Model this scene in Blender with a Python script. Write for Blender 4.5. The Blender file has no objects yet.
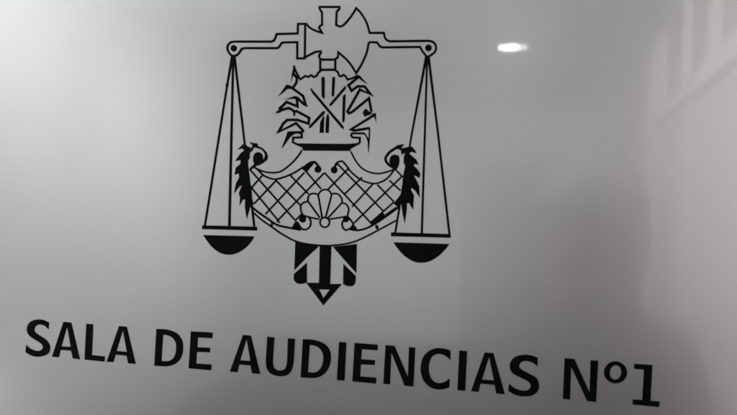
import bpy, bmesh, math, random
from mathutils import Vector, Matrix
random.seed(4)
R = math.radians
scene = bpy.context.scene
COL = scene.collection

# ------------------------------------------------------------------ camera
PW, PH = 737.0, 415.0          # the photograph's own pixel grid, used to survey the artwork
F = 613.0                      # focal length in those pixels
D = 0.40                       # lens to sign, metres
EYE = 1.50                     # lens height
YAW, PITCH, ROLL = R(8.7), R(0.0), R(2.0)
cam_data = bpy.data.cameras.new('camera')
cam = bpy.data.objects.new('camera', cam_data)
COL.objects.link(cam)
rot = Matrix.Rotation(YAW, 4, 'Z') @ Matrix.Rotation(R(90) + PITCH, 4, 'X') @ Matrix.Rotation(ROLL, 4, 'Z')
cam.matrix_world = Matrix.Translation((0, -D, EYE)) @ rot
cam_data.sensor_width = 5.6
cam_data.lens = F / PW * 5.6
cam_data.clip_start = 0.01
cam_data.clip_end = 100
cam_data.dof.use_dof = True
cam_data.dof.focus_distance = 0.49
cam_data.dof.aperture_fstop = 1.7
scene.camera = cam
ROT3 = rot.to_3x3()


def on_sign(px, py):
    """Survey a point of the sign face: where the sight line meets the plane y = 0 -> local (x, z) of the sign."""
    d = ROT3 @ Vector(((px - PW / 2) / F, -(py - PH / 2) / F, -1.0))
    t = D / d.y
    return (d.x * t, d.z * t)


# ------------------------------------------------------------------ materials
def nodes_of(name):
    m = bpy.data.materials.new(name)
    m.use_nodes = True
    nt = m.node_tree
    return m, nt, nt.nodes['Principled BSDF']


def set_in(b, **kw):
    for k, v in kw.items():
        b.inputs[k.replace('_', ' ')].default_value = v


def noise(nt, scale, detail=3.0, coord='Object', stretch=(1, 1, 1)):
    tc = nt.nodes.new('ShaderNodeTexCoord')
    mp = nt.nodes.new('ShaderNodeMapping')
    mp.inputs['Scale'].default_value = stretch
    n = nt.nodes.new('ShaderNodeTexNoise')
    n.inputs['Scale'].default_value = scale
    n.inputs['Detail'].default_value = detail
    nt.links.new(tc.outputs[coord], mp.inputs['Vector'])
    nt.links.new(mp.outputs['Vector'], n.inputs['Vector'])
    return n


def ramp(nt, src, stops):
    r = nt.nodes.new('ShaderNodeValToRGB')
    e = r.color_ramp.elements
    while len(e) < len(stops):
        e.new(0.5)
    for el, (p, c) in zip(e, stops):
        el.position = p
        el.color = c if len(c) == 4 else (*c, 1)
    nt.links.new(src, r.inputs['Fac'])
    return r


def plate_material():
    m, nt, b = nodes_of('white_acrylic')
    cl = noise(nt, 6.0, 4.0, stretch=(1, 1, 0.5))
    rc = ramp(nt, cl.outputs['Fac'], [(0.3, (0.485, 0.493, 0.496)), (0.7, (0.51, 0.519, 0.522))])
    # a few specks of dust
    tc = nt.nodes.new('ShaderNodeTexCoord')
    vo = nt.nodes.new('ShaderNodeTexVoronoi')
    vo.inputs['Scale'].default_value = 16.0
    vo.voronoi_dimensions = '2D'
    sep = nt.nodes.new('ShaderNodeSeparateXYZ'); cmb = nt.nodes.new('ShaderNodeCombineXYZ')
    nt.links.new(tc.outputs['Object'], sep.inputs[0])
    nt.links.new(sep.outputs['X'], cmb.inputs['X']); nt.links.new(sep.outputs['Z'], cmb.inputs['Y'])
    nt.links.new(cmb.outputs[0], vo.inputs['Vector'])
    rv = ramp(nt, vo.outputs['Distance'], [(0.0, (1, 1, 1)), (0.013, (0, 0, 0))])
    gate = noise(nt, 9.0, 1.0)
    rg = ramp(nt, gate.outputs['Fac'], [(0.58, (0, 0, 0)), (0.66, (1, 1, 1))])
    mul = nt.nodes.new('ShaderNodeMath'); mul.operation = 'MULTIPLY'
    nt.links.new(rv.outputs['Color'], mul.inputs[0]); nt.links.new(rg.outputs['Color'], mul.inputs[1])
    mul2 = nt.nodes.new('ShaderNodeMath'); mul2.operation = 'MULTIPLY'; mul2.inputs[1].default_value = 0.35
    nt.links.new(mul.outputs[0], mul2.inputs[0])
    mix = nt.nodes.new('ShaderNodeMix'); mix.data_type = 'RGBA'
    nt.links.new(mul2.outputs[0], mix.inputs['Factor'])
    gr = noise(nt, 1100.0, 2.0)
    rgr = ramp(nt, gr.outputs['Fac'], [(0.25, (0.93, 0.93, 0.93)), (0.75, (1, 1, 1))])
    gm = nt.nodes.new('ShaderNodeMix'); gm.data_type = 'RGBA'; gm.blend_type = 'MULTIPLY'
    gm.inputs['Factor'].default_value = 1.0
    nt.links.new(rc.outputs['Color'], gm.inputs['A']); nt.links.new(rgr.outputs['Color'], gm.inputs['B'])
    nt.links.new(gm.outputs['Result'], mix.inputs['A'])
    mix.inputs['B'].default_value = (0.02, 0.02, 0.02, 1)
    nt.links.new(mix.outputs['Result'], b.inputs['Base Color'])
    set_in(b, Metallic=0.90, Roughness=0.28, Specular_IOR_Level=0.5, Coat_Weight=1.0, Coat_Roughness=0.03, Coat_IOR=1.52)
    w = noise(nt, 14.0, 2.0)
    bp = nt.nodes.new('ShaderNodeBump')
    bp.inputs['Strength'].default_value = 0.003
    bp.inputs['Distance'].default_value = 0.02
    nt.links.new(w.outputs['Fac'], bp.inputs['Height'])
    nt.links.new(bp.outputs['Normal'], b.inputs['Coat Normal'])
    return m


def ink_material():
    m, nt, b = nodes_of('black_vinyl')
    n = noise(nt, 60.0, 3.0)
    r = ramp(nt, n.outputs['Fac'], [(0.3, (0.0015, 0.0015, 0.002)), (0.7, (0.0028, 0.0028, 0.0036))])
    nt.links.new(r.outputs['Color'], b.inputs['Base Color'])
    set_in(b, Roughness=0.5, Specular_IOR_Level=0.03)
    return m


def plain_material(name, c, rough=0.6, var=0.06, scale=8.0, spec=0.4, emit=None, estr=0.0, stretch=(1, 1, 1)):
    m, nt, b = nodes_of(name)
    n = noise(nt, scale, 4.0, stretch=stretch)
    lo = tuple(max(0, x * (1 - var)) for x in c); hi = tuple(min(1, x * (1 + var)) for x in c)
    r = ramp(nt, n.outputs['Fac'], [(0.3, lo), (0.7, hi)])
    nt.links.new(r.outputs['Color'], b.inputs['Base Color'])
    set_in(b, Roughness=rough, Specular_IOR_Level=spec)
    if emit:
        b.inputs['Emission Color'].default_value = (*emit, 1)
        b.inputs['Emission Strength'].default_value = estr
    return m


M = dict(
    plate=plate_material(), ink=ink_material(),
    wall=plain_material('painted_plaster', (0.625, 0.635, 0.64), 0.8, 0.04, 20),
    white=plain_material('white_plaster', (0.78, 0.79, 0.79), 0.8, 0.02, 10),
    doorgrey=plain_material('grey_door_paint', (0.33, 0.33, 0.34), 0.45, 0.04, 10, stretch=(1, 1, 0.1)),
    warm=plain_material('warm_plaster', (0.47, 0.41, 0.40), 0.8, 0.03, 10),
    ceiling=plain_material('ceiling_paint', (0.82, 0.83, 0.82), 0.9, 0.02, 6),
    floor=plain_material('floor_tile', (0.03, 0.029, 0.028), 0.4, 0.15, 5),
    wood=plain_material('pale_painted_wood', (0.74, 0.72, 0.715), 0.45, 0.05, 12, stretch=(1, 1, 0.1)),
    leaf=plain_material('door_leaf_paint', (0.48, 0.455, 0.45), 0.4, 0.03, 12, stretch=(1, 1, 0.1)),
    pane=plain_material('frosted_pane', (0.05, 0.049, 0.049), 0.25, 0.03, 4),
    skin=plain_material('skin', (0.55, 0.45, 0.40), 0.5, 0.08, 30),
    jacket=plain_material('grey_cloth', (0.23, 0.215, 0.21), 0.85, 0.2, 60, spec=0.2),
    trousers=plain_material('denim', (0.03, 0.04, 0.07), 0.85, 0.2, 80, spec=0.2),
    shoe=plain_material('shoe_leather', (0.02, 0.018, 0.016), 0.4, 0.2, 30),
    hair=plain_material('grey_hair', (0.56, 0.55, 0.545), 0.5, 0.3, 40),
    metal=plain_material('brushed_metal', (0.5, 0.5, 0.5), 0.3, 0.05, 40, spec=0.8),
    lamp=plain_material('lamp_diffuser', (0.9, 0.9, 0.9), 0.5, 0.01, 4, emit=(0.96, 1.0, 1.0), estr=50.0),
    lampdim=plain_material('lamp_reflector', (0.9, 0.9, 0.9), 0.5, 0.01, 4, emit=(0.93, 1.0, 0.98), estr=12.0),
)


# ------------------------------------------------------------------ object helpers
def tag(o, label=None, cat=None, group=None, kind=None):
    for k, v in (('label', label), ('category', cat), ('group', group), ('kind', kind)):
        if v:
            o[k] = v
    return o


def empty(name, loc):
    o = bpy.data.objects.new(name, None)
    COL.objects.link(o)
    o.location = loc
    o.empty_display_size = 0.05
    return o


def link_mesh(name, me, mat, parent=None):
    o = bpy.data.objects.new(name, me)
    COL.objects.link(o)
    o.data.materials.clear()
    o.data.materials.append(M[mat])
    if parent:
        o.parent = parent
    return o


SIGN = empty('courtroom_sign', (0, 0, EYE))
tag(SIGN, 'glossy white wall plaque with black scales and axe emblem above courtroom lettering', 'sign')

INK = 0.00022       # film thickness
_layer = [0]


def lift():
    _layer[0] = (_layer[0] + 1) % 14
    return INK + _layer[0] * 0.000012


def pts_in(x0, y0, s, pts):
    return [(x0 + x / s, y0 + y / s) for x, y in pts]


def smooth(pts, corners=(), closed=True, n=6):
    """Catmull-Rom through the points; the listed indices stay sharp."""
    out = []
    N = len(pts)
    rng = range(N if closed else N - 1)
    for i in rng:
        p1, p2 = pts[i], pts[(i + 1) % N]
        if closed:
            p0, p3 = pts[i - 1], pts[(i + 2) % N]
        else:
            p0, p3 = pts[max(0, i - 1)], pts[min(N - 1, i + 2)]
        if i in corners:
            p0 = p1
        if (i + 1) % N in corners:
            p3 = p2
        for k in range(n):
            t = k / n
            out.append(tuple(0.5 * (2 * b + (c - a) * t + (2 * a - 5 * b + 4 * c - d) * t * t + (3 * b - a - 3 * c + d) * t ** 3)
                             for a, b, c, d in zip(p0, p1, p2, p3)))
    if not closed:
        out.append(pts[-1])
    return out


def ellipse(cx, cy, rx, ry, n=28, tilt=0.0):
    r = []
    for k in range(n):
        a = 2 * math.pi * k / n
        x, y = rx * math.cos(a), ry * math.sin(a)
        r.append((cx + x * math.cos(tilt) - y * math.sin(tilt), cy + x * math.sin(tilt) + y * math.cos(tilt)))
    return r


class Ink:
    """Collects cut-film shapes (filled outlines and ribbons) that become ONE mesh lying on the plate."""

    def __init__(self):
        self.bm = bmesh.new()

    def fill(self, outer, *holes):
        h = lift()
        loops = []
        for lp in (outer,) + holes:
            loops.append([on_sign(*p) for p in lp])
        cu = bpy.data.curves.new('film', 'CURVE')
        cu.dimensions = '2D'
        cu.fill_mode = 'FRONT'
        for lp in loops:
            sp = cu.splines.new('POLY')
            sp.points.add(len(lp) - 1)
            for q, (x, z) in zip(sp.points, lp):
                q.co = (x, z, 0, 1)
            sp.use_cyclic_u = True
        ob = bpy.data.objects.new('film', cu)
        COL.objects.link(ob)
        dg = bpy.context.evaluated_depsgraph_get()
        dg.update()
        me = bpy.data.meshes.new_from_object(ob.evaluated_get(dg))
        vs = [self.bm.verts.new((v.co.x, -h, v.co.y)) for v in me.vertices]
        for p in me.polygons:
            try:
                f = self.bm.faces.new([vs[i] for i in p.vertices])
            except ValueError:
                pass
        bpy.data.objects.remove(ob)
        bpy.data.curves.remove(cu)
        bpy.data.meshes.remove(me)
        for lp in loops:                     # the cut edge of the film
            n = len(lp)
            for i in range(n):
                a, b = lp[i], lp[(i + 1) % n]
                q = [self.bm.verts.new(c) for c in ((a[0], -h, a[1]), (b[0], -h, b[1]), (b[0], -0.00001, b[1]), (a[0], -0.00001, a[1]))]
                self.bm.faces.new(q)
        return self

    def line(self, pts, w=1.9, closed=False):
        """A ribbon of w photo-pixels with mitred joints; w may be a list, one width per point."""
        h = lift()
        n = len(pts)
        ws = [q + 0.28 for q in (w if isinstance(w, (list, tuple)) else [w] * n)]
        P = [Vector(p) for p in pts]
        L, Rr = [], []
        for i in range(n):
            a = P[i - 1] if (i > 0 or closed) else None
            b = P[(i + 1) % n] if (i < n - 1 or closed) else None
            d1 = (P[i] - a).normalized() if a is not None else None
            d2 = (b - P[i]).normalized() if b is not None else None
            if d1 is None: d1 = d2
            if d2 is None: d2 = d1
            n1 = Vector((-d1.y, d1.x)); n2 = Vector((-d2.y, d2.x))
            m = n1 + n2
            if m.length < 1e-4:
                m = n1
            m.normalize()
            k = min(1.0 / max(0.35, m.dot(n1)), 2.0)
            off = m * (ws[i] / 2 * k)
            ext = Vector((0, 0))
            L.append(P[i] + off); Rr.append(P[i] - off)
        top = [(self.bm.verts.new((*self._v(l, h),)), self.bm.verts.new((*self._v(r, h),))) for l, r in zip(L, Rr)]
        bot = [(self.bm.verts.new((*self._v(l, .00001),)), self.bm.verts.new((*self._v(r, .00001),))) for l, r in zip(L, Rr)]
        for i in range(n if closed else n - 1):
            j = (i + 1) % n
            self.bm.faces.new((top[i][0], top[j][0], top[j][1], top[i][1]))
            self.bm.faces.new((top[i][0], bot[i][0], bot[j][0], top[j][0]))
            self.bm.faces.new((top[i][1], top[j][1], bot[j][1], bot[i][1]))
        if not closed:
            for i in (0, n - 1):
                self.bm.faces.new((top[i][0], top[i][1], bot[i][1], bot[i][0]))
        return self

    @staticmethod
    def _v(p, h):
        x, z = on_sign(p.x, p.y)
        return (x, -h, z)

    def build(self, name, parent=SIGN, label=None):
        # origin at the middle of the shape
        bm = self.bm
        bmesh.ops.recalc_face_normals(bm, faces=bm.faces)
        for f in bm.faces:
            if abs(f.normal.y) > 0.9 and f.normal.y > 0:
                f.normal_flip()
        me = bpy.data.meshes.new(name)
        bm.to_mesh(me)
        bm.free()
        o = link_mesh(name, me, 'ink', parent)
        if label:
            o['label'] = label
        return o


# survey windows of the photograph
wA = lambda *p: pts_in(190, 0, 4.913, p)
wB = lambda *p: pts_in(290, 0, 8.19, p)
wC = lambda *p: pts_in(360, 20, 8.19, p)
wD = lambda *p: pts_in(270, 40, 8.19, p)
wE = lambda *p: pts_in(320, 40, 8.19, p)
wF = lambda *p: pts_in(265, 60, 8.3, p)
wG = lambda *p: pts_in(340, 65, 8.3, p)
wH = lambda *p: pts_in(335, 105, 8.3, p)
wI = lambda *p: pts_in(265, 100, 8.3, p)
wJ = lambda *p: pts_in(275, 135, 8.3, p)
wK = lambda *p: pts_in(320, 135, 8.3, p)
wL = lambda *p: pts_in(305, 70, 8.3, p)
wM = lambda *p: pts_in(255, 60, 4.913, p)
wN = lambda *p: pts_in(225, 135, 8.3, p)
wQ = lambda *p: pts_in(225, 175, 8.3, p)
wP = lambda *p: pts_in(370, 135, 8.3, p)
wR = lambda *p: pts_in(370, 175, 8.3, p)
wS = lambda *p: pts_in(270, 180, 8.3, p)
wT = lambda *p: pts_in(320, 180, 8.3, p)
wX = lambda *p: pts_in(195, 135, 4.913, p)
wY = lambda *p: pts_in(310, 135, 4.913, p)
wU = lambda *p: pts_in(190, 190, 4.913, p)
wW = lambda *p: pts_in(320, 190, 4.913, p)
wPl = lambda *p: pts_in(195, 215, 8.3, p)
wPr = lambda *p: pts_in(385, 215, 8.3, p)
wV = lambda *p: pts_in(285, 235, 5.54, p)

LW = 2.0
# ---- plate: a rounded sheet, bevelled
def build_plate():
    w, h, r, t = 0.66, 0.46, 0.012, 0.005
    bm = bmesh.new()
    ring = []
    for cx, cz, a0 in ((w / 2 - r, h / 2 - r, 0), (-w / 2 + r, h / 2 - r, 90), (-w / 2 + r, -h / 2 + r, 180), (w / 2 - r, -h / 2 + r, 270)):
        for k in range(7):
            a = R(a0 + 15 * k)
            ring.append((cx + r * math.cos(a), cz + r * math.sin(a)))
    n = len(ring)
    prof = ((1.0, t), (1.0, 0.0008), (0.998, 0.0002), (0.9965, 0.0))
    rows = [[bm.verts.new((x * s, y, z * s)) for x, z in ring] for s, y in prof]
    for a, b in zip(rows, rows[1:]):
        for i in range(n):
            bm.faces.new((a[i], a[(i + 1) % n], b[(i + 1) % n], b[i]))
    bm.faces.new(rows[-1]); bm.faces.new(rows[0])
    bmesh.ops.recalc_face_normals(bm, faces=bm.faces)
    bmesh.ops.translate(bm, verts=bm.verts, vec=(-0.02, 0, 0.0))
    me = bpy.data.meshes.new('plate')
    bm.to_mesh(me); bm.free()
    return link_mesh('plate', me, 'plate', SIGN)


build_plate()

# ---- axe with its collar
k = Ink()
k.line(wB((130, 190), (160, 225), (200, 248), (255, 266), (266, 270), (252, 248), (238, 228), (245, 213), (264, 202), (262, 100), (243, 72), (243, 56),
          (405, 56), (405, 73), (382, 95), (378, 205), (412, 217)) +
       smooth(wB((412, 217), (440, 203), (480, 160), (515, 112), (543, 66)), closed=False)[1:] +
       smooth(wB((543, 66), (580, 105), (615, 160), (636, 208), (652, 270)), closed=False)[1:], LW)
k.line(smooth(wE((400, 17), (387, 85), (370, 135), (340, 200), (297, 272)), closed=False) +
       smooth(wE((297, 272), (255, 205), (215, 157), (185, 130), (150, 100)), closed=False)[1:] + wE((147, 140), (125, 157)), LW)
k.line(smooth(wD((272, 149), (300, 134), (330, 118), (370, 98), (415, 92)), closed=False) + wD((418, 105), (402, 125), (402, 138), (415, 158)), LW)
axe = k.build('axe')
k = Ink()
k.line(wD((412, 160), (535, 160), (535, 243), (412, 244)), 2.1, closed=True)
k.build('collar', axe)

# ---- two arms of the balance beam
k = Ink()
k.line(smooth(wA((213, 276), (195, 263), (184, 240), (187, 222), (200, 208), (222, 204)), closed=False, n=4) +
       wA((400, 204), (412, 199), (420, 185), (426, 167), (529, 164), (531, 117), (566, 117), (564, 286), (527, 287), (527, 207),
          (460, 208), (449, 212), (440, 228), (430, 236), (268, 236), (254, 240), (244, 256), (232, 270), (213, 276)), LW)
armL = k.build('beam_arm')
Ink().fill(ellipse(233.8, 48.2, 3.2, 3.3)).build('pivot', armL)
k = Ink()
k.line(wC((73, 105), (195, 105), (203, 140), (214, 160), (240, 174), (560, 170)) +
       smooth(wC((560, 170), (596, 178), (619, 205), (622, 236), (610, 265), (575, 290), (550, 303)), closed=False, n=4)[1:] +
       wC((535, 285), (510, 255), (492, 220), (180, 224), (160, 212), (140, 183), (73, 181)), LW)
armR = k.build('beam_arm')
Ink().fill(ellipse(428.5, 47.8, 3.4, 3.4)).build('pivot', armR)

# ---- two hanging scales: bowl with rim and three cords
bowl = Ink().fill(smooth(wPl((68, 166), (495, 177), (462, 230), (412, 280), (350, 317), (290, 330), (230, 322), (170, 290), (118, 238)), corners=(0, 1))).build('scale_bowl')
Ink().fill(wPl((60, 85), (516, 97), (516, 130), (60, 118))).build('rim', bowl)
Ink().line([(232.3, 56.5), (227.2, 85), (204.9, 226)], [2.4, 1.7, 1.8]).fill(ellipse(227.0, 85.2, 1.5, 1.8, 12)).build('cord', bowl)
Ink().line([(233.3, 56.5), (229.4, 226)], [1.8, 2.3]).build('cord', bowl)
Ink().line([(234.5, 56.5), (244.7, 143.5), (254.3, 226.5)], [2.2, 1.8, 2.1]).build('cord', bowl)
bowl = Ink().fill(smooth(wPr((68, 226), (536, 240), (500, 288), (440, 345), (370, 385), (300, 397), (240, 387), (170, 347), (112, 288)), corners=(0, 1))).build('scale_bowl')
Ink().fill(wPr((50, 143), (547, 158), (546, 190), (48, 177))).build('rim', bowl)
Ink().line([(426.4, 56), (411.4, 136), (395.2, 233)], [2.4, 1.8, 1.9]).build('cord', bowl)
Ink().line([(427.2, 56), (421.8, 233.5)], [1.8, 2.1]).build('cord', bowl)
Ink().line([(428.4, 56), (438.2, 135), (449.4, 234)], [2.4, 2.0, 2.1]).build('cord', bowl)

# ---- flame line under the collar and the bundle of bars
k = Ink()
k.line(wF((238, 45), (258, 100), (292, 160), (335, 132), (360, 140), (385, 125), (402, 141), (430, 130), (446, 100), (464, 88)), 1.9)
k.line(wE((118, 243), (145, 260), (156, 291), (170, 298), (195, 285), (212, 300), (226, 324), (258, 315), (310, 292)), 1.9)
k.build('wreath_top')
k = Ink().fill(wL((136, 66), (143, 57), (158, 57), (165, 66), (164, 225), (158, 243), (138, 218)))
k.fill(wL((226, 66), (232, 57), (246, 57), (251, 66), (243, 208), (229, 226), (221, 210)))
k.fill(wM((271, 141), (276, 137), (284, 147), (436, 326), (436, 341), (425, 334), (280, 162)))
k.fill(wL((201, 285), (330, 135), (339, 130), (339, 155), (218, 297), (206, 299)))
k.fill(wM((266, 338), (266, 324), (332, 252), (345, 250), (342, 263), (274, 333)))
k.fill(wM((431, 176), (445, 166), (446, 175), (441, 297), (434, 310), (428, 297)))
k.fill(wM((336, 272), (341, 280), (338, 358), (317, 358), (320, 306), (330, 285)))
k.fill(wM((355, 265), (361, 265), (366, 285), (363, 358), (346, 358), (348, 290)))
k.build('rod_bundle')

# ---- wreath leaves, left and right
k = Ink().fill(wF((238, 42), (244, 62), (248, 118), (235, 122), (213, 196), (222, 120)))
k.line(wF((240, 118), (265, 150), (262, 185), (230, 234)), 2.42)
k.fill(wF((107, 304), (180, 201), (222, 228), (210, 242), (185, 240), (150, 272)))
k.line(wF((190, 212), (236, 240), (316, 298), (340, 375), (325, 368), (262, 308)), 2.42)
k.fill(wF((320, 330), (352, 388), (318, 366)))
k.fill(wF((160, 326), (250, 298), (272, 306), (270, 326), (225, 322)))
k.line(wF((264, 312), (270, 386), (180, 348), (115, 408)), 2.42)
k.fill(wI((82, 114), (150, 40), (146, 74), (128, 92)))
k.line(wI((100, 104), (135, 84), (195, 66), (225, 80), (242, 96), (263, 92), (367, 148), (362, 196), (270, 165), (185, 165), (152, 195), (106, 268), (258, 192), (322, 260)), 2.42)
k.line(wI((242, 94), (244, 132)), 1.8)
k.fill(wI((97, 276), (150, 200), (150, 225), (130, 255)))
k.fill(wI((188, 260), (328, 256), (325, 266), (300, 278), (250, 280), (212, 305), (145, 398), (140, 393), (176, 300)))
k.build('laurel_branch')
k = Ink().fill(wG((134, 82), (162, 84), (234, 163), (200, 144), (150, 108)))
k.line(wG((150, 102), (70, 168), (96, 213), (146, 177), (205, 178), (228, 208), (262, 246), (165, 203), (62, 385), (74, 400), (100, 390), (240, 276), (262, 390)), 2.42)
k.fill(wG((215, 210), (232, 205), (284, 265), (235, 243)))
k.fill(wH((229, 66), (240, 42), (258, 29), (285, 55), (306, 64), (300, 78), (268, 88), (246, 99)))
k.fill(wH((300, 62), (320, 70), (341, 64), (344, 156), (330, 110), (318, 88)))
k.line(wH((328, 80), (290, 105), (132, 203), (160, 212), (286, 192)), 2.42)
k.fill(wH((117, 207), (150, 185), (170, 206), (150, 215)))
k.fill(wH((280, 186), (293, 186), (292, 260), (280, 398), (275, 392), (270, 300), (258, 268), (240, 240), (255, 240), (278, 275)))
k.line(wH((250, 242), (235, 235), (150, 235)), 1.8)
k.build('laurel_branch')

# ---- the ledge under the bundle with its curled ends
k = Ink().fill(wJ((150, 62), (182, 69), (300, 70)) + wK((60, 72), (240, 73), (326, 64), (328, 74), (256, 116), (252, 133), (0, 131)) + wJ((235, 130), (222, 103), (165, 80)))
k.line(wI((285, 273), (304, 280), (307, 310), (235, 312), (231, 350), (262, 364)), 1.9)
k.line(wH((160, 234), (140, 236), (134, 255), (150, 270), (206, 272), (206, 310), (190, 326)), 1.9)
k.build('ledge')

# ---- the shield: rims, net, shell, scrolls
k = Ink()
k.line(smooth(wX((290, 155), (300, 163), (340, 180), (390, 185), (430, 174), (480, 134), (512, 96), (525, 74)), closed=False), 1.5)
k.line(smooth(wX((285, 152), (310, 172), (340, 200), (390, 217), (440, 206), (490, 184), (535, 155)), closed=False), 1.6)
k.line(smooth(wY((200, 80), (230, 135), (265, 170), (310, 187), (350, 188), (400, 174), (416, 164)), closed=False), 1.5)
k.line(smooth(wK((130, 240), (150, 225), (172, 217), (192, 223), (240, 280)), closed=False) +
       smooth(wY((185, 165), (235, 210), (280, 232), (325, 238), (370, 220), (400, 190), (417, 163)), closed=False)[1:], 1.6)
k.line(smooth(wU((295, 75), (330, 105), (380, 140), (430, 172), (500, 188), (545, 196)), closed=False), 1.9)
k.line(smooth(wU((305, 105), (350, 145), (400, 180), (450, 215), (510, 248), (560, 263), (620, 271), (680, 274)) +
              wW((55, 273), (120, 266), (180, 250), (240, 222), (300, 190), (374, 150)), closed=False), 1.6)
k.line(smooth(wW((138, 190), (180, 198), (220, 191), (260, 172), (310, 140), (385, 86)), closed=False), 1.8)
k.line(wU((405, 160), (399, 182)), 2.2)
k.fill(wW((270, 172), (280, 170), (290, 182), (284, 196), (274, 190)))
shield = k.build('shield')

k = Ink()
NET = (((249.7, 169.3), (295.3, 220.4)), ((251.5, 187.7), (278.0, 220.4)), ((276, 180.4), (300.3, 205.2)), ((290, 175), (308.5, 194)),
       ((305.7, 171.1), (321.2, 189)), ((324.6, 172.8), (372.4, 224.6)), ((336.9, 163.3), (383.3, 211)), ((377.2, 184.6), (394.1, 202)),
       ((389.3, 180.4), (400.7, 190.7)), ((394.7, 168.7), (402.5, 176.8)),
       ((251.5, 187.7), (262.3, 175.6)), ((253.9, 203.9), (276.8, 179.8)), ((265.4, 214.2), (304.5, 172.4)), ((277.8, 220.4), (324.6, 172.6)),
       ((295.3, 220.4), (301.5, 214.3)), ((327.8, 189.6), (348.3, 168.7)), ((344, 194.6), (362.2, 177.2)), ((352, 206.8), (373, 184.0)),
       ((354.3, 222.8), (402.7, 175.6)), ((370, 223.2), (394, 202)), ((385.7, 214.8), (397.1, 207)), ((249.7, 169.3), (254, 165.5)))
for a, b in NET:
    k.line([a, b], 1.55)
k.fill(wR((0, 393), (60, 350), (104, 312), (132, 332), (90, 368), (40, 408), (15, 415)))
k.fill(wS((178, 396), (213, 338), (238, 352), (272, 408), (225, 408)))
k.fill(wT((238, 412), (272, 362), (300, 390), (312, 416), (270, 420)))
k.fill(wQ((425, 385), (440, 365), (460, 395), (455, 402)))
k.build('net', shield)

k = Ink()
k.line(ellipse(324.8, 222.4, 4.7, 4.9), 1.6, closed=True)
PET = 1.55
k.line(wS((433, 314), (400, 122)) + smooth(wS((400, 122), (425, 90), (460, 79), (492, 90), (512, 122)), closed=False)[1:] + wT((47, 310)), PET)
k.line(smooth(wS((400, 122), (370, 112), (336, 118), (318, 140), (315, 176)), closed=False) + wS((415, 314)), PET)
k.line(smooth(wS((315, 178), (278, 188), (256, 215), (258, 258), (276, 294)), closed=False) + wS((340, 312), (410, 326)), PET)
k.line(smooth(wT((95, 120), (125, 112), (160, 125), (182, 160), (182, 190)), closed=False) + wT((68, 314)), PET)
k.line(smooth(wT((182, 190), (215, 200), (238, 235), (234, 275), (225, 302)), closed=False) + wT((80, 326)), PET)
k.build('scallop_shell', shield)

k = Ink()
k.fill(smooth(wJ((218, 276), (255, 245), (290, 221), (330, 214), (347, 232), (326, 236), (300, 265), (265, 307), (246, 300)), corners=(0, 4, 7)))
k.line(wJ((335, 226), (366, 266)), 2.2)
k.fill(ellipse(318.0, 169.4, 3.5, 3.5))
k.build('scroll', shield)
k = Ink()
k.line(wK((122, 272), (134, 240), (146, 228)), 2.2)
k.fill(ellipse(334.2, 169.9, 3.4, 3.6))
k.build('scroll', shield)
for side in (0, 1):
    k = Ink()
    if side == 0:
        k.fill(wS((238, 322), (266, 288), (302, 306), (296, 346), (272, 356), (248, 344)), )
        k.line(smooth(wS((322, 308), (338, 340), (335, 378), (312, 406), (280, 411), (252, 394), (226, 350)), closed=False), 1.7)
    else:
        k.fill(wT((192, 298), (234, 298), (246, 330), (226, 352), (200, 350), (190, 332)))
        k.line(smooth(wT((192, 335), (184, 368), (194, 400), (216, 416), (245, 405)), closed=False), 1.7)
        k.line(wT((234, 306), (284, 372)), 1.6)
    k.build('scroll', shield)

# ---- two crested birds' wings at the shield's shoulders
k = Ink()
k.fill(wN((163, 66), (185, 92), (212, 104), (218, 124), (206, 158), (206, 190), (192, 214), (196, 280), (205, 340)) +
       wQ((210, 60), (220, 110), (226, 200), (238, 242), (218, 248), (206, 282), (180, 366), (165, 262), (168, 202), (150, 206), (121, 256), (125, 190), (115, 150), (140, 86),
          (120, 96), (75, 156), (90, 72), (118, 20)) +
       wN((116, 334), (114, 319), (79, 332), (90, 270), (128, 240), (130, 209), (83, 217), (128, 152), (158, 130), (148, 113), (103, 121), (140, 84)))
wing = k.build('crested_wing')
k = Ink()
k.fill(wN((203, 57), (240, 66), (268, 68), (280, 100), (262, 104), (242, 104), (222, 140), (206, 130), (212, 112), (230, 92)))
k.line(smooth(wN((258, 98), (306, 114), (336, 148), (343, 182), (326, 212), (270, 246)), closed=False, n=5),
       [1.8] * 10 + [2.2] * 4 + [3.0] * 5 + [2.6] * 7)
k.fill(smooth(wN((236, 175), (252, 150), (280, 142), (306, 156), (316, 188), (312, 222), (284, 236), (256, 262), (212, 292), (206, 280), (240, 245), (234, 210)), corners=(8,)))
k.build('curled_head', wing)
k = Ink()
k.fill(wP((262, 112), (300, 102), (330, 97), (346, 94), (372, 120), (388, 152), (346, 140), (326, 152), (346, 170), (386, 205), (404, 246), (370, 240), (365, 256), (400, 290),
          (418, 320), (413, 358), (368, 336)) +
       wR((368, 8), (388, 46), (410, 95), (413, 190), (376, 132), (345, 108), (341, 122), (366, 168), (359, 291), (322, 232), (308, 236), (306, 290), (289, 406), (270, 322), (259, 236),
          (246, 240), (244, 276), (195, 238), (250, 166), (266, 130), (270, 60)) +
       wP((272, 345), (292, 260), (278, 225), (280, 180), (292, 146), (264, 168), (256, 130)))
wing = k.build('crested_wing')
k = Ink()
k.fill(wP((196, 112), (226, 84), (286, 74), (264, 106), (258, 128), (236, 118), (212, 118)))
k.line(smooth(wP((214, 108), (164, 142), (132, 184), (131, 212), (156, 246), (205, 276)), closed=False, n=5), [2.4] * 26)
k.fill(smooth(wP((163, 200), (178, 172), (208, 162), (238, 174), (246, 205), (240, 250), (222, 284), (205, 284), (180, 262), (162, 230))))
k.build('curled_head', wing)

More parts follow.
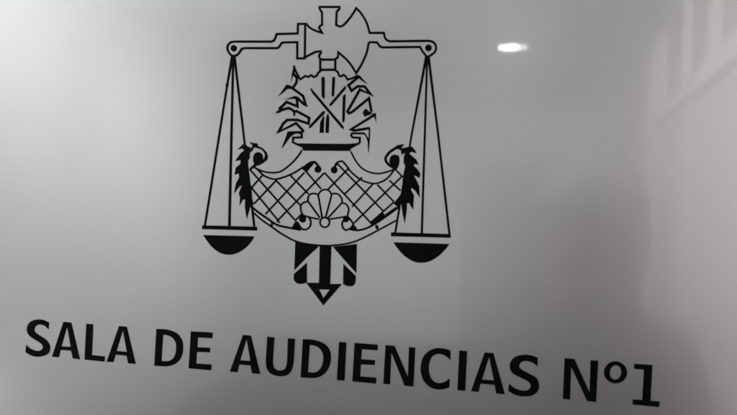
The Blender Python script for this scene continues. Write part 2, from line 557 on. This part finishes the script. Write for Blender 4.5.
# ---- striped tail with arrow tip
k = Ink()
k.fill(wV((57, 34), (120, 53), (188, 64), (120, 126), (51, 198), (54, 120)))
k.fill(smooth(wV((49, 216), (122, 152), (122, 262), (102, 270), (72, 270), (50, 250)), corners=(0, 1, 2)))
k.fill(wV((192, 63), (258, 63), (251, 271), (317, 271), (213, 391), (117, 264), (188, 265)), wV((190, 302), (247, 303), (213, 349)))
k.fill(wV((264, 64), (330, 58), (399, 49), (396, 213), (330, 140)))
k.fill(smooth(wV((323, 159), (392, 226), (391, 262), (376, 282), (346, 283), (322, 271)), corners=(0, 1, 5)))
k.build('striped_tail')

# ---- lettering
za = lambda *p: pts_in(15, 310, 6.911, p)
zb = lambda *p: pts_in(70, 315, 6.911, p)
zc = lambda *p: pts_in(140, 320, 6.911, p)
zd = lambda *p: pts_in(220, 325, 6.911, p)
ze = lambda *p: pts_in(290, 330, 6.911, p)
zf = lambda *p: pts_in(370, 335, 6.911, p)
zg = lambda *p: pts_in(450, 340, 6.911, p)
zh = lambda *p: pts_in(550, 350, 6.14, p)


def letter(name, outer, *holes):
    k = Ink().fill(outer, *holes)
    for lp in (outer,) + holes:
        k.line(lp, 0.08, closed=True)
    return k.build(name)


letter('letter', smooth(za((235, 88), (232, 131), (205, 108), (175, 100), (150, 107), (134, 130), (140, 155), (170, 178), (212, 205), (237, 238), (242, 270), (230, 300), (195, 318),
                           (150, 322), (110, 312), (74, 290), (79, 245), (110, 270), (150, 284), (180, 279), (195, 258), (185, 235), (150, 210), (110, 185), (88, 155), (85, 120),
                           (105, 85), (145, 68), (190, 69)), corners=(0, 1, 15, 16)))
letter('letter', za((337, 83), (388, 88), (447, 340), (402, 334), (390, 280), (315, 275), (302, 326), (258, 322)), za((361, 110), (388, 257), (320, 253)))
letter('letter', zb((115, 62), (160, 65), (150, 278), (240, 288), (238, 321), (103, 308)))
letter('letter', zb((340, 77), (392, 82), (453, 338), (403, 333), (392, 281), (315, 273), (300, 326), (255, 322)), zb((366, 105), (395, 256), (321, 250)))
letter('letter', smooth(zc((115, 63), (185, 67), (250, 90), (288, 135), (298, 190), (288, 250), (255, 295), (195, 319), (100, 315)), corners=(0, 8)),
       smooth(zc((160, 102), (195, 106), (230, 127), (250, 165), (250, 210), (238, 255), (210, 280), (180, 286), (148, 283)), corners=(0, 8)))
letter('letter', zc((353, 80), (502, 88), (500, 125), (400, 120), (397, 189), (485, 194), (482, 223), (393, 220), (388, 302), (495, 310), (492, 347), (338, 333)))
letter('letter', zd((160, 70), (213, 74), (277, 338), (222, 333), (213, 279), (133, 272), (120, 326), (70, 321)), zd((185, 98), (212, 250), (139, 245)))
letter('letter', smooth(zd((328, 82), (376, 87), (365, 250), (371, 290), (390, 311), (415, 316), (444, 308), (460, 282), (466, 235), (470, 94), (518, 97), (509, 250), (498, 305), (472, 341), (430, 353),
                           (385, 349), (345, 330), (323, 295), (318, 250)), corners=(0, 1, 2, 8, 9, 10, 11, 18)))
letter('letter', smooth(ze((90, 65), (160, 69), (230, 92), (272, 135), (283, 190), (272, 250), (240, 300), (180, 330), (75, 326)), corners=(0, 8)),
       smooth(ze((137, 103), (170, 108), (205, 127), (228, 165), (230, 208), (220, 250), (197, 282), (165, 295), (124, 292)), corners=(0, 8)))
letter('letter', ze((340, 83), (390, 87), (377, 350), (325, 346)))
letter('letter', ze((447, 90), (607, 103), (605, 140), (497, 132), (492, 203), (588, 210), (585, 242), (490, 237), (485, 322), (597, 331), (594, 370), (432, 355)))
letter('letter', zf((108, 71), (170, 77), (262, 290), (270, 85), (313, 88), (300, 356), (240, 350), (148, 122), (138, 340), (93, 337)))
letter('letter', smooth(zf((557, 109), (556, 173), (530, 150), (500, 134), (465, 131), (430, 150), (410, 195), (407, 245), (420, 295), (447, 325), (480, 334), (515, 325), (551, 301), (549, 361),
                           (510, 373), (470, 376), (420, 362), (375, 320), (352, 260), (352, 210), (370, 150), (410, 110), (460, 93), (510, 95)), corners=(0, 1, 12, 13)))
letter('letter', zg((65, 74), (118, 78), (105, 351), (52, 346)))
letter('letter', zg((240, 87), (300, 92), (378, 374), (320, 369), (308, 309), (211, 301), (197, 358), (146, 353)), zg((270, 118), (304, 280), (220, 275)))
letter('letter', smooth(zg((606, 124), (605, 181), (570, 156), (530, 145), (495, 151), (478, 180), (495, 205), (550, 235), (598, 265), (615, 310), (605, 355), (560, 385), (500, 389), (450, 379),
                           (403, 351), (408, 304), (450, 335), (500, 351), (540, 346), (558, 320), (545, 290), (500, 265), (440, 235), (415, 200), (418, 155), (450, 118), (510, 103), (565, 109)),
                        corners=(0, 1, 14, 15)))
letter('letter', zh((90, 51), (150, 57), (243, 262), (250, 64), (295, 67), (282, 319), (228, 313), (130, 103), (122, 304), (80, 299)))
letter('ordinal_mark', pts_in(550, 350, 6.14, ellipse(402, 138, 70, 67, 36, 0.08)), pts_in(550, 350, 6.14, ellipse(402, 138, 36, 45, 36, 0.08)))
letter('numeral', zh((518, 86), (628, 93), (616, 313), (673, 318), (668, 350), (507, 334), (508, 305), (567, 308), (577, 121), (517, 115)))


# ------------------------------------------------------------------ the corridor that the gloss mirrors
def box(bm, a, b, mtx=None):
    vs = [bm.verts.new(((a, b)[i][0], (a, b)[j][1], (a, b)[l][2])) for i in (0, 1) for j in (0, 1) for l in (0, 1)]
    for q in ((0, 1, 3, 2), (4, 6, 7, 5), (0, 4, 5, 1), (2, 3, 7, 6), (0, 2, 6, 4), (1, 5, 7, 3)):
        bm.faces.new([vs[i] for i in q])
    if mtx:
        bmesh.ops.transform(bm, matrix=mtx, verts=vs)


def boxes(name, mat, lst, mtx=None, parent=None, bevel=0.0):
    bm = bmesh.new()
    for a, b in lst:
        box(bm, a, b, mtx)
    if bevel:
        bmesh.ops.bevel(bm, geom=bm.edges[:], offset=bevel, segments=2, affect='EDGES')
    bmesh.ops.recalc_face_normals(bm, faces=bm.faces)
    me = bpy.data.meshes.new(name)
    bm.to_mesh(me); bm.free()
    return link_mesh(name, me, mat, parent)


H = 2.66
tag(boxes('wall', 'wall', [((-3.0, 0.0052, 0), (1.2, 0.15, H))]), kind='structure')
tag(boxes('floor', 'floor', [((-3.2, -8.0, -0.1), (2.6, 0.15, -0.002))]), kind='structure')
tag(boxes('ceiling', 'ceiling', [((-3.2, -8.0, H + 0.002), (2.6, 0.15, H + 0.1))]), kind='structure')

# the side wall runs back from the sign's wall, splayed a little; local x = along the wall, local y = out of the passage
ang = R(7.5)
ux, uy = math.sin(ang), -math.cos(ang)
nx, ny = math.cos(ang), math.sin(ang)
org = Vector((0 + 0.65 * nx, D + 0.65 * ny, 0))
side = Matrix(((ux, nx, 0, org.x), (uy, ny, 0, org.y), (0, 0, 1, 0), (0, 0, 0, 1)))
T0, T1 = 2.40, 4.40                       # door opening along the wall
TZ = EYE + 0.60                           # door head
tag(boxes('side_wall', 'warm', [((0.56, 0.0, 0), (T0 - 0.06, 0.12, H)), ((T1 + 0.06, 0.0, 0), (6.9, 0.12, H))], side), kind='structure')
tag(boxes('rear_wall', 'wall', [((-3.0, -6.75, 0), (-0.05, -6.6, H)), ((0.97, -6.75, 0), (2.6, -6.6, H)), ((-0.05, -6.75, 2.12), (0.97, -6.6, H))]), kind='structure')

tag(boxes('left_wall', 'white', [((-2.15, -6.9, 0), (-2.003, 0.15, H))]), kind='structure')

door = empty('side_door', org + Vector((ux, uy, 0)) * T0)
tag(door, 'pale door with broad head rail and slatted fanlight mirrored faintly at right', 'door')
inv = Matrix.Translation(-Vector(door.location))
sm = inv @ side
TM = 3.38
boxes('door_leaf', 'leaf', [((T0, 0.035, 0.01), (TM - 0.003, 0.075, TZ - 0.003))], sm, door)
boxes('door_leaf', 'leaf', [((TM + 0.003, 0.035, 0.01), (T1, 0.075, TZ - 0.003))], sm, door)
boxes('meeting_stile', 'leaf', [((TM - 0.03, -0.005, 0.01), (TM + 0.03, 0.032, TZ - 0.005))], sm, door)
boxes('jamb', 'leaf', [((T0 - 0.06, -0.02, 0), (T0 - 0.002, 0.12, TZ + 0.09))], sm, door)
boxes('jamb', 'leaf', [((T1 + 0.002, -0.02, 0), (T1 + 0.06, 0.12, TZ + 0.09))], sm, door)
boxes('door_head', 'wood', [((T0, -0.012, TZ), (T1, 0.11, TZ + 0.09)), ((T0 - 0.06, -0.02, TZ + 0.093), (T0 - 0.002, 0.12, H)), ((T1 + 0.002, -0.02, TZ + 0.093), (T1 + 0.06, 0.12, H))], sm, door)
fan = boxes('fanlight', 'pane', [((T0, 0.04, TZ + 0.093), (T1, 0.05, H - 0.002))], sm, door)
boxes('glazing_bar', 'wood', [((f - 0.016, -0.01, TZ + 0.094), (f + 0.016, 0.036, H - 0.004)) for f in (4.19, 3.46, 2.91)], sm, fan)

rd = empty('rear_door', (0.46, -6.6, 0))
tag(rd, 'closed door at the passage end, mirrored faintly right of the emblem', 'door')
boxes('door_leaf', 'doorgrey', [((-0.44, -0.08, 0.01), (0.44, -0.04, 2.05))], None, rd)
boxes('door_frame', 'wood', [((-0.508, -0.1, 0), (-0.445, 0.02, 2.055)), ((0.445, -0.1, 0), (0.508, 0.02, 2.055)), ((-0.508, -0.1, 2.058), (0.508, 0.02, 2.118))], None, rd)


# ------------------------------------------------------------------ the ceiling lamp the plate mirrors
def mirrored(px, py, z=None, dist=None):
    """Where the sight line, mirrored by the plate, reaches height z."""
    x, zz = on_sign(px, py)
    p = Vector((x, 0, EYE + zz))
    d = (p - Vector((0, -D, EYE))).normalized()
    d.y = -d.y
    t = (z - p.z) / d.z if z is not None else dist
    return p + d * t


lp = mirrored(513, 46.2, z=H)
print('lamp at', lp)
lampo = empty('ceiling_light', lp)
tag(lampo, 'round lit ceiling downlight seen as a bright oval reflection at upper right', 'ceiling light')


def disc(name, mat, rings, parent, n=40):
    bm = bmesh.new()
    rows = [[bm.verts.new((r * math.cos(2 * math.pi * i / n), r * math.sin(2 * math.pi * i / n), z)) for i in range(n)] for r, z in rings]
    for a, b in zip(rows, rows[1:]):
        for i in range(n):
            bm.faces.new((a[i], a[(i + 1) % n], b[(i + 1) % n], b[i]))
    if rings[-1][0] < 0.05:
        bm.faces.new(rows[-1])
    bmesh.ops.recalc_face_normals(bm, faces=bm.faces)
    me = bpy.data.meshes.new(name)
    bm.to_mesh(me); bm.free()
    for p in me.polygons:
        p.use_smooth = True
    return link_mesh(name, me, mat, parent)


disc('trim_ring', 'metal', ((0.125, 0.0), (0.122, -0.010), (0.108, -0.012), (0.106, 0.0)), lampo)
disc('reflector', 'lampdim', ((0.105, -0.002), (0.09, -0.003), (0.05, -0.0035), (0.002, -0.0035)), lampo)
disc('diffuser', 'lamp', ((0.066, -0.005), (0.06, -0.007), (0.03, -0.008), (0.002, -0.008)), lampo).location.x = -0.03


# ------------------------------------------------------------------ the photographer, standing a step behind the lens
def grow(name, mat, chains, parent, sub=2, extra=None):
    """One continuous skinned body: chains of (x, y, z, rx, ry); a chain may start at an existing joint given by its index."""
    verts, edges, rad = [], [], []
    for ch in chains:
        prev = None
        for q in ch:
            if isinstance(q, int):
                prev = q
                continue
            verts.append(q[:3]); rad.append(q[3:5] if len(q) > 4 else (q[3], q[3]))
            if prev is not None:
                edges.append((prev, len(verts) - 1))
            prev = len(verts) - 1
    me = bpy.data.meshes.new(name)
    me.from_pydata(verts, edges, [])
    o = bpy.data.objects.new(name, me)
    COL.objects.link(o)
    md = o.modifiers.new('skin', 'SKIN')
    md.use_smooth_shade = True
    sv = me.skin_vertices[0].data
    for v, r in zip(sv, rad):
        v.radius = r
        v.use_root = False
    sv[0].use_root = True
    ss = o.modifiers.new('sub', 'SUBSURF'); ss.levels = sub; ss.render_levels = sub
    dg = bpy.context.evaluated_depsgraph_get(); dg.update()
    m2 = bpy.data.meshes.new_from_object(o.evaluated_get(dg))
    bpy.data.objects.remove(o)
    if extra:
        bm = bmesh.new(); bm.from_mesh(m2); extra(bm); bm.to_mesh(m2); bm.free()
    for p in m2.polygons:
        p.use_smooth = True
    m2.name = name
    return link_mesh(name, m2, mat, parent)


def hand(side, wrist, start):
    """Palm and five slightly curled digits, hanging from a wrist joint (its index is start)."""
    x, y, z = wrist
    out = [[start, (x, y + 0.005, z - 0.045, 0.020, 0.030), (x - side * 0.004, y + 0.008, z - 0.085, 0.017, 0.034)]]
    for i, (dy, ln) in enumerate(((0.030, 0.070), (0.010, 0.080), (-0.011, 0.074), (-0.031, 0.058))):
        bx, by, bz = x - side * 0.004, y + 0.008 + dy, z - 0.092
        out.append([(bx, by, bz + 0.01, 0.0095), (bx - side * 0.004, by, bz - ln * 0.42, 0.0088), (bx - side * 0.015, by, bz - ln * 0.75, 0.008), (bx - side * 0.028, by, bz - ln, 0.0068)])
    out.append([(x, y + 0.020, z - 0.035, 0.012), (x - side * 0.010, y + 0.052, z - 0.062, 0.0105), (x - side * 0.016, y + 0.062, z - 0.092, 0.009)])
    return out


def face(bm):
    """Model the features into the head: sockets, nose, lips, ears."""
    hx, hy, hz = HEAD
    for v in bm.verts:
        p = v.co
        if p.z < hz - 0.13 or abs(p.x - hx) > 0.1:
            continue
        lx, lz = p.x - hx, p.z - hz
        if p.y > hy + 0.03:
            for sx in (-1, 1):
                d = ((lx - sx * 0.032) / 0.02) ** 2 + (lz / 0.014) ** 2
                v.co.y -= 0.009 * math.exp(-d)
            d = (lx / 0.012) ** 2 + ((lz + 0.030) / 0.020) ** 2
            v.co.y += 0.020 * math.exp(-d)
            d = (lx / 0.024) ** 2 + ((lz + 0.066) / 0.008) ** 2
            v.co.y += 0.006 * math.exp(-d)
            d = (lx / 0.03) ** 2 + ((lz + 0.1) / 0.015) ** 2
            v.co.y += 0.006 * math.exp(-d)


HEAD = (0.085, 0.035, 1.475)
person = empty('person', (0.175, -0.82, 0.0))
person.rotation_euler.z = R(38)
tag(person, 'person in a grey jacket mirrored as a soft grey silhouette right of the emblem', 'person')
hx, hy, hz = HEAD
body_ch = [[(0, 0, 0.86, 0.108, 0.078), (0.012, 0, 1.00, 0.112, 0.078), (0.030, -0.005, 1.14, 0.135, 0.095), (0.046, -0.005, 1.25, 0.130, 0.090), (0.058, 0.0, 1.325, 0.065, 0.055),
            (0.066, 0.012, 1.372, 0.048, 0.050), (hx - 0.006, hy - 0.01, 1.415, 0.056, 0.066), (hx, hy - 0.002, 1.470, 0.074, 0.092), (hx + 0.004, hy - 0.01, 1.535, 0.066, 0.082), (hx + 0.005, hy - 0.012, 1.565, 0.03, 0.04)]]
n0 = 10
for s_ in (-1, 1):
    body_ch.append([0, (s_ * 0.075, 0, 0.78, 0.070), (s_ * 0.095, 0.012, 0.47, 0.055), (s_ * 0.10, -0.02, 0.30, 0.050), (s_ * 0.10, -0.02, 0.09, 0.035), (s_ * 0.108, 0.09, 0.035, 0.035, 0.025)])
    n0 += 5
for s_ in (-1, 1):
    cx = 0.05 + s_ * 0.165
    body_ch.append([3, (cx, -0.005, 1.285, 0.050), (cx + s_ * 0.035, -0.03, 1.03, 0.038), (cx + s_ * 0.03, 0.03, 0.80, 0.024)])
    n0 += 3
    hd = hand(s_, (cx + s_ * 0.03, 0.03, 0.80), n0 - 1)
    for c in hd:
        if not isinstance(c[0], int):
            c.insert(0, n0 + 1)
    body_ch += hd
    n0 += sum(1 for c in hd for q in c if not isinstance(q, int))
grow('body', 'skin', body_ch, person, extra=face)

jk = [[(0, 0, 0.74, 0.165, 0.125), (0.004, 0, 0.88, 0.160, 0.122), (0.012, 0, 1.00, 0.145, 0.105), (0.030, -0.005, 1.14, 0.150, 0.112), (0.046, -0.005, 1.25, 0.145, 0.105), (0.058, 0.0, 1.335, 0.078, 0.068), (0.063, 0.006, 1.362, 0.066, 0.064)]]
for s_ in (-1, 1):
    cx = 0.05 + s_ * 0.165
    jk.append([4, (cx, -0.005, 1.280, 0.066), (cx + s_ * 0.036, -0.03, 1.03, 0.054), (cx + s_ * 0.03, 0.028, 0.82, 0.042)])
grow('jacket', 'jacket', jk, person)
tr = [[(0, 0, 0.90, 0.142, 0.102)]]
for s_ in (-1, 1):
    tr.append([0, (s_ * 0.09, 0, 0.78, 0.095), (s_ * 0.097, 0.01, 0.47, 0.070), (s_ * 0.10, -0.018, 0.10, 0.058)])
grow('trousers', 'trousers', tr, person)
for s_ in (-1, 1):
    grow('shoe', 'shoe', [[(s_ * 0.10, -0.05, 0.045, 0.045, 0.042), (s_ * 0.103, 0.03, 0.042, 0.047, 0.038), (s_ * 0.11, 0.14, 0.032, 0.042, 0.028)]], person)


def hair_mesh():
    bm = bmesh.new()
    bmesh.ops.create_uvsphere(bm, u_segments=40, v_segments=24, radius=1.0)
    rnd = random.Random(3)
    for v in list(bm.verts):
        x, y, z = v.co
        n = 0.02 * math.sin(17 * x + 5 * z) + 0.02 * math.sin(23 * y + 9 * x) + rnd.uniform(-.008, .008)
        k = 1 + n
        v.co = (hx + 0.004 + x * 0.088 * k, hy - 0.014 + y * 0.104 * k, hz + 0.022 + z * 0.104 * k - (0.05 * (0.5 - z) if y < 0.2 and z < 0.2 else 0))
    kill = [f for f in bm.faces if f.calc_center_median().z < hz + 0.035 and f.calc_center_median().y > hy + 0.015]
    kill += [f for f in bm.faces if f.calc_center_median().z < hz - 0.12 and f not in kill]
    bmesh.ops.delete(bm, geom=list(set(kill)), context='FACES')
    me = bpy.data.meshes.new('hair')
    bm.to_mesh(me); bm.free()
    for p in me.polygons:
        p.use_smooth = True
    return me


hr = link_mesh('hair', hair_mesh(), 'hair', person)
so = hr.modifiers.new('thickness', 'SOLIDIFY'); so.thickness = 0.012; so.offset = 0


def area(name, loc, target, sx, sy, power, color, spread=180):
    ld = bpy.data.lights.new(name, 'AREA')
    ld.shape = 'RECTANGLE'
    ld.size, ld.size_y = sx, sy
    ld.energy = power
    ld.color = color
    ld.spread = R(spread)
    o = bpy.data.objects.new(name, ld)
    COL.objects.link(o)
    o.location = loc
    o.rotation_euler = (Vector(target) - Vector(loc)).to_track_quat('-Z', 'Y').to_euler()
    return o


area('sign_left_fill', (-0.98, -0.42, 0.92), (-0.1, 0, 1.3), 0.35, 0.5, 1.5, (0.97, 1.0, 1.0))  # added lamp with no real source, lightens the sign's left and lower left
area('room_fill', (-1.2, -0.62, 2.6), (0.75, -6.6, 2.0), 0.5, 0.3, 214.0, (0.99, 0.995, 1.0), 130)  # added lamp, outside the mirrored view, brightens rear wall and ceiling
area('left_wall_fill', (-1.2, -2.3, 2.56), (-2.0, -4.6, 0.9), 0.5, 0.2, 11.0, (0.98, 1.0, 1.0), 75)  # no fitting here: extra lamp to lift the mirrored left wall
area('side_wall_fill', (-0.55, -0.5, 2.6), (0.95, -2.6, 1.1), 0.4, 0.3, 22.0, (1.0, 0.945, 0.94), 85)  # extra warm lamp, unseen, brightens the side wall and the person's front

w = bpy.data.worlds.new('World')
scene.world = w
w.use_nodes = True
w.node_tree.nodes['Background'].inputs['Color'].default_value = (0.80, 0.82, 0.84, 1)
w.node_tree.nodes['Background'].inputs['Strength'].default_value = 0.05

scene.view_settings.view_transform = 'Standard'
scene.view_settings.look = 'None'
scene.view_settings.exposure = 0.0
scene.cycles.use_denoising = True
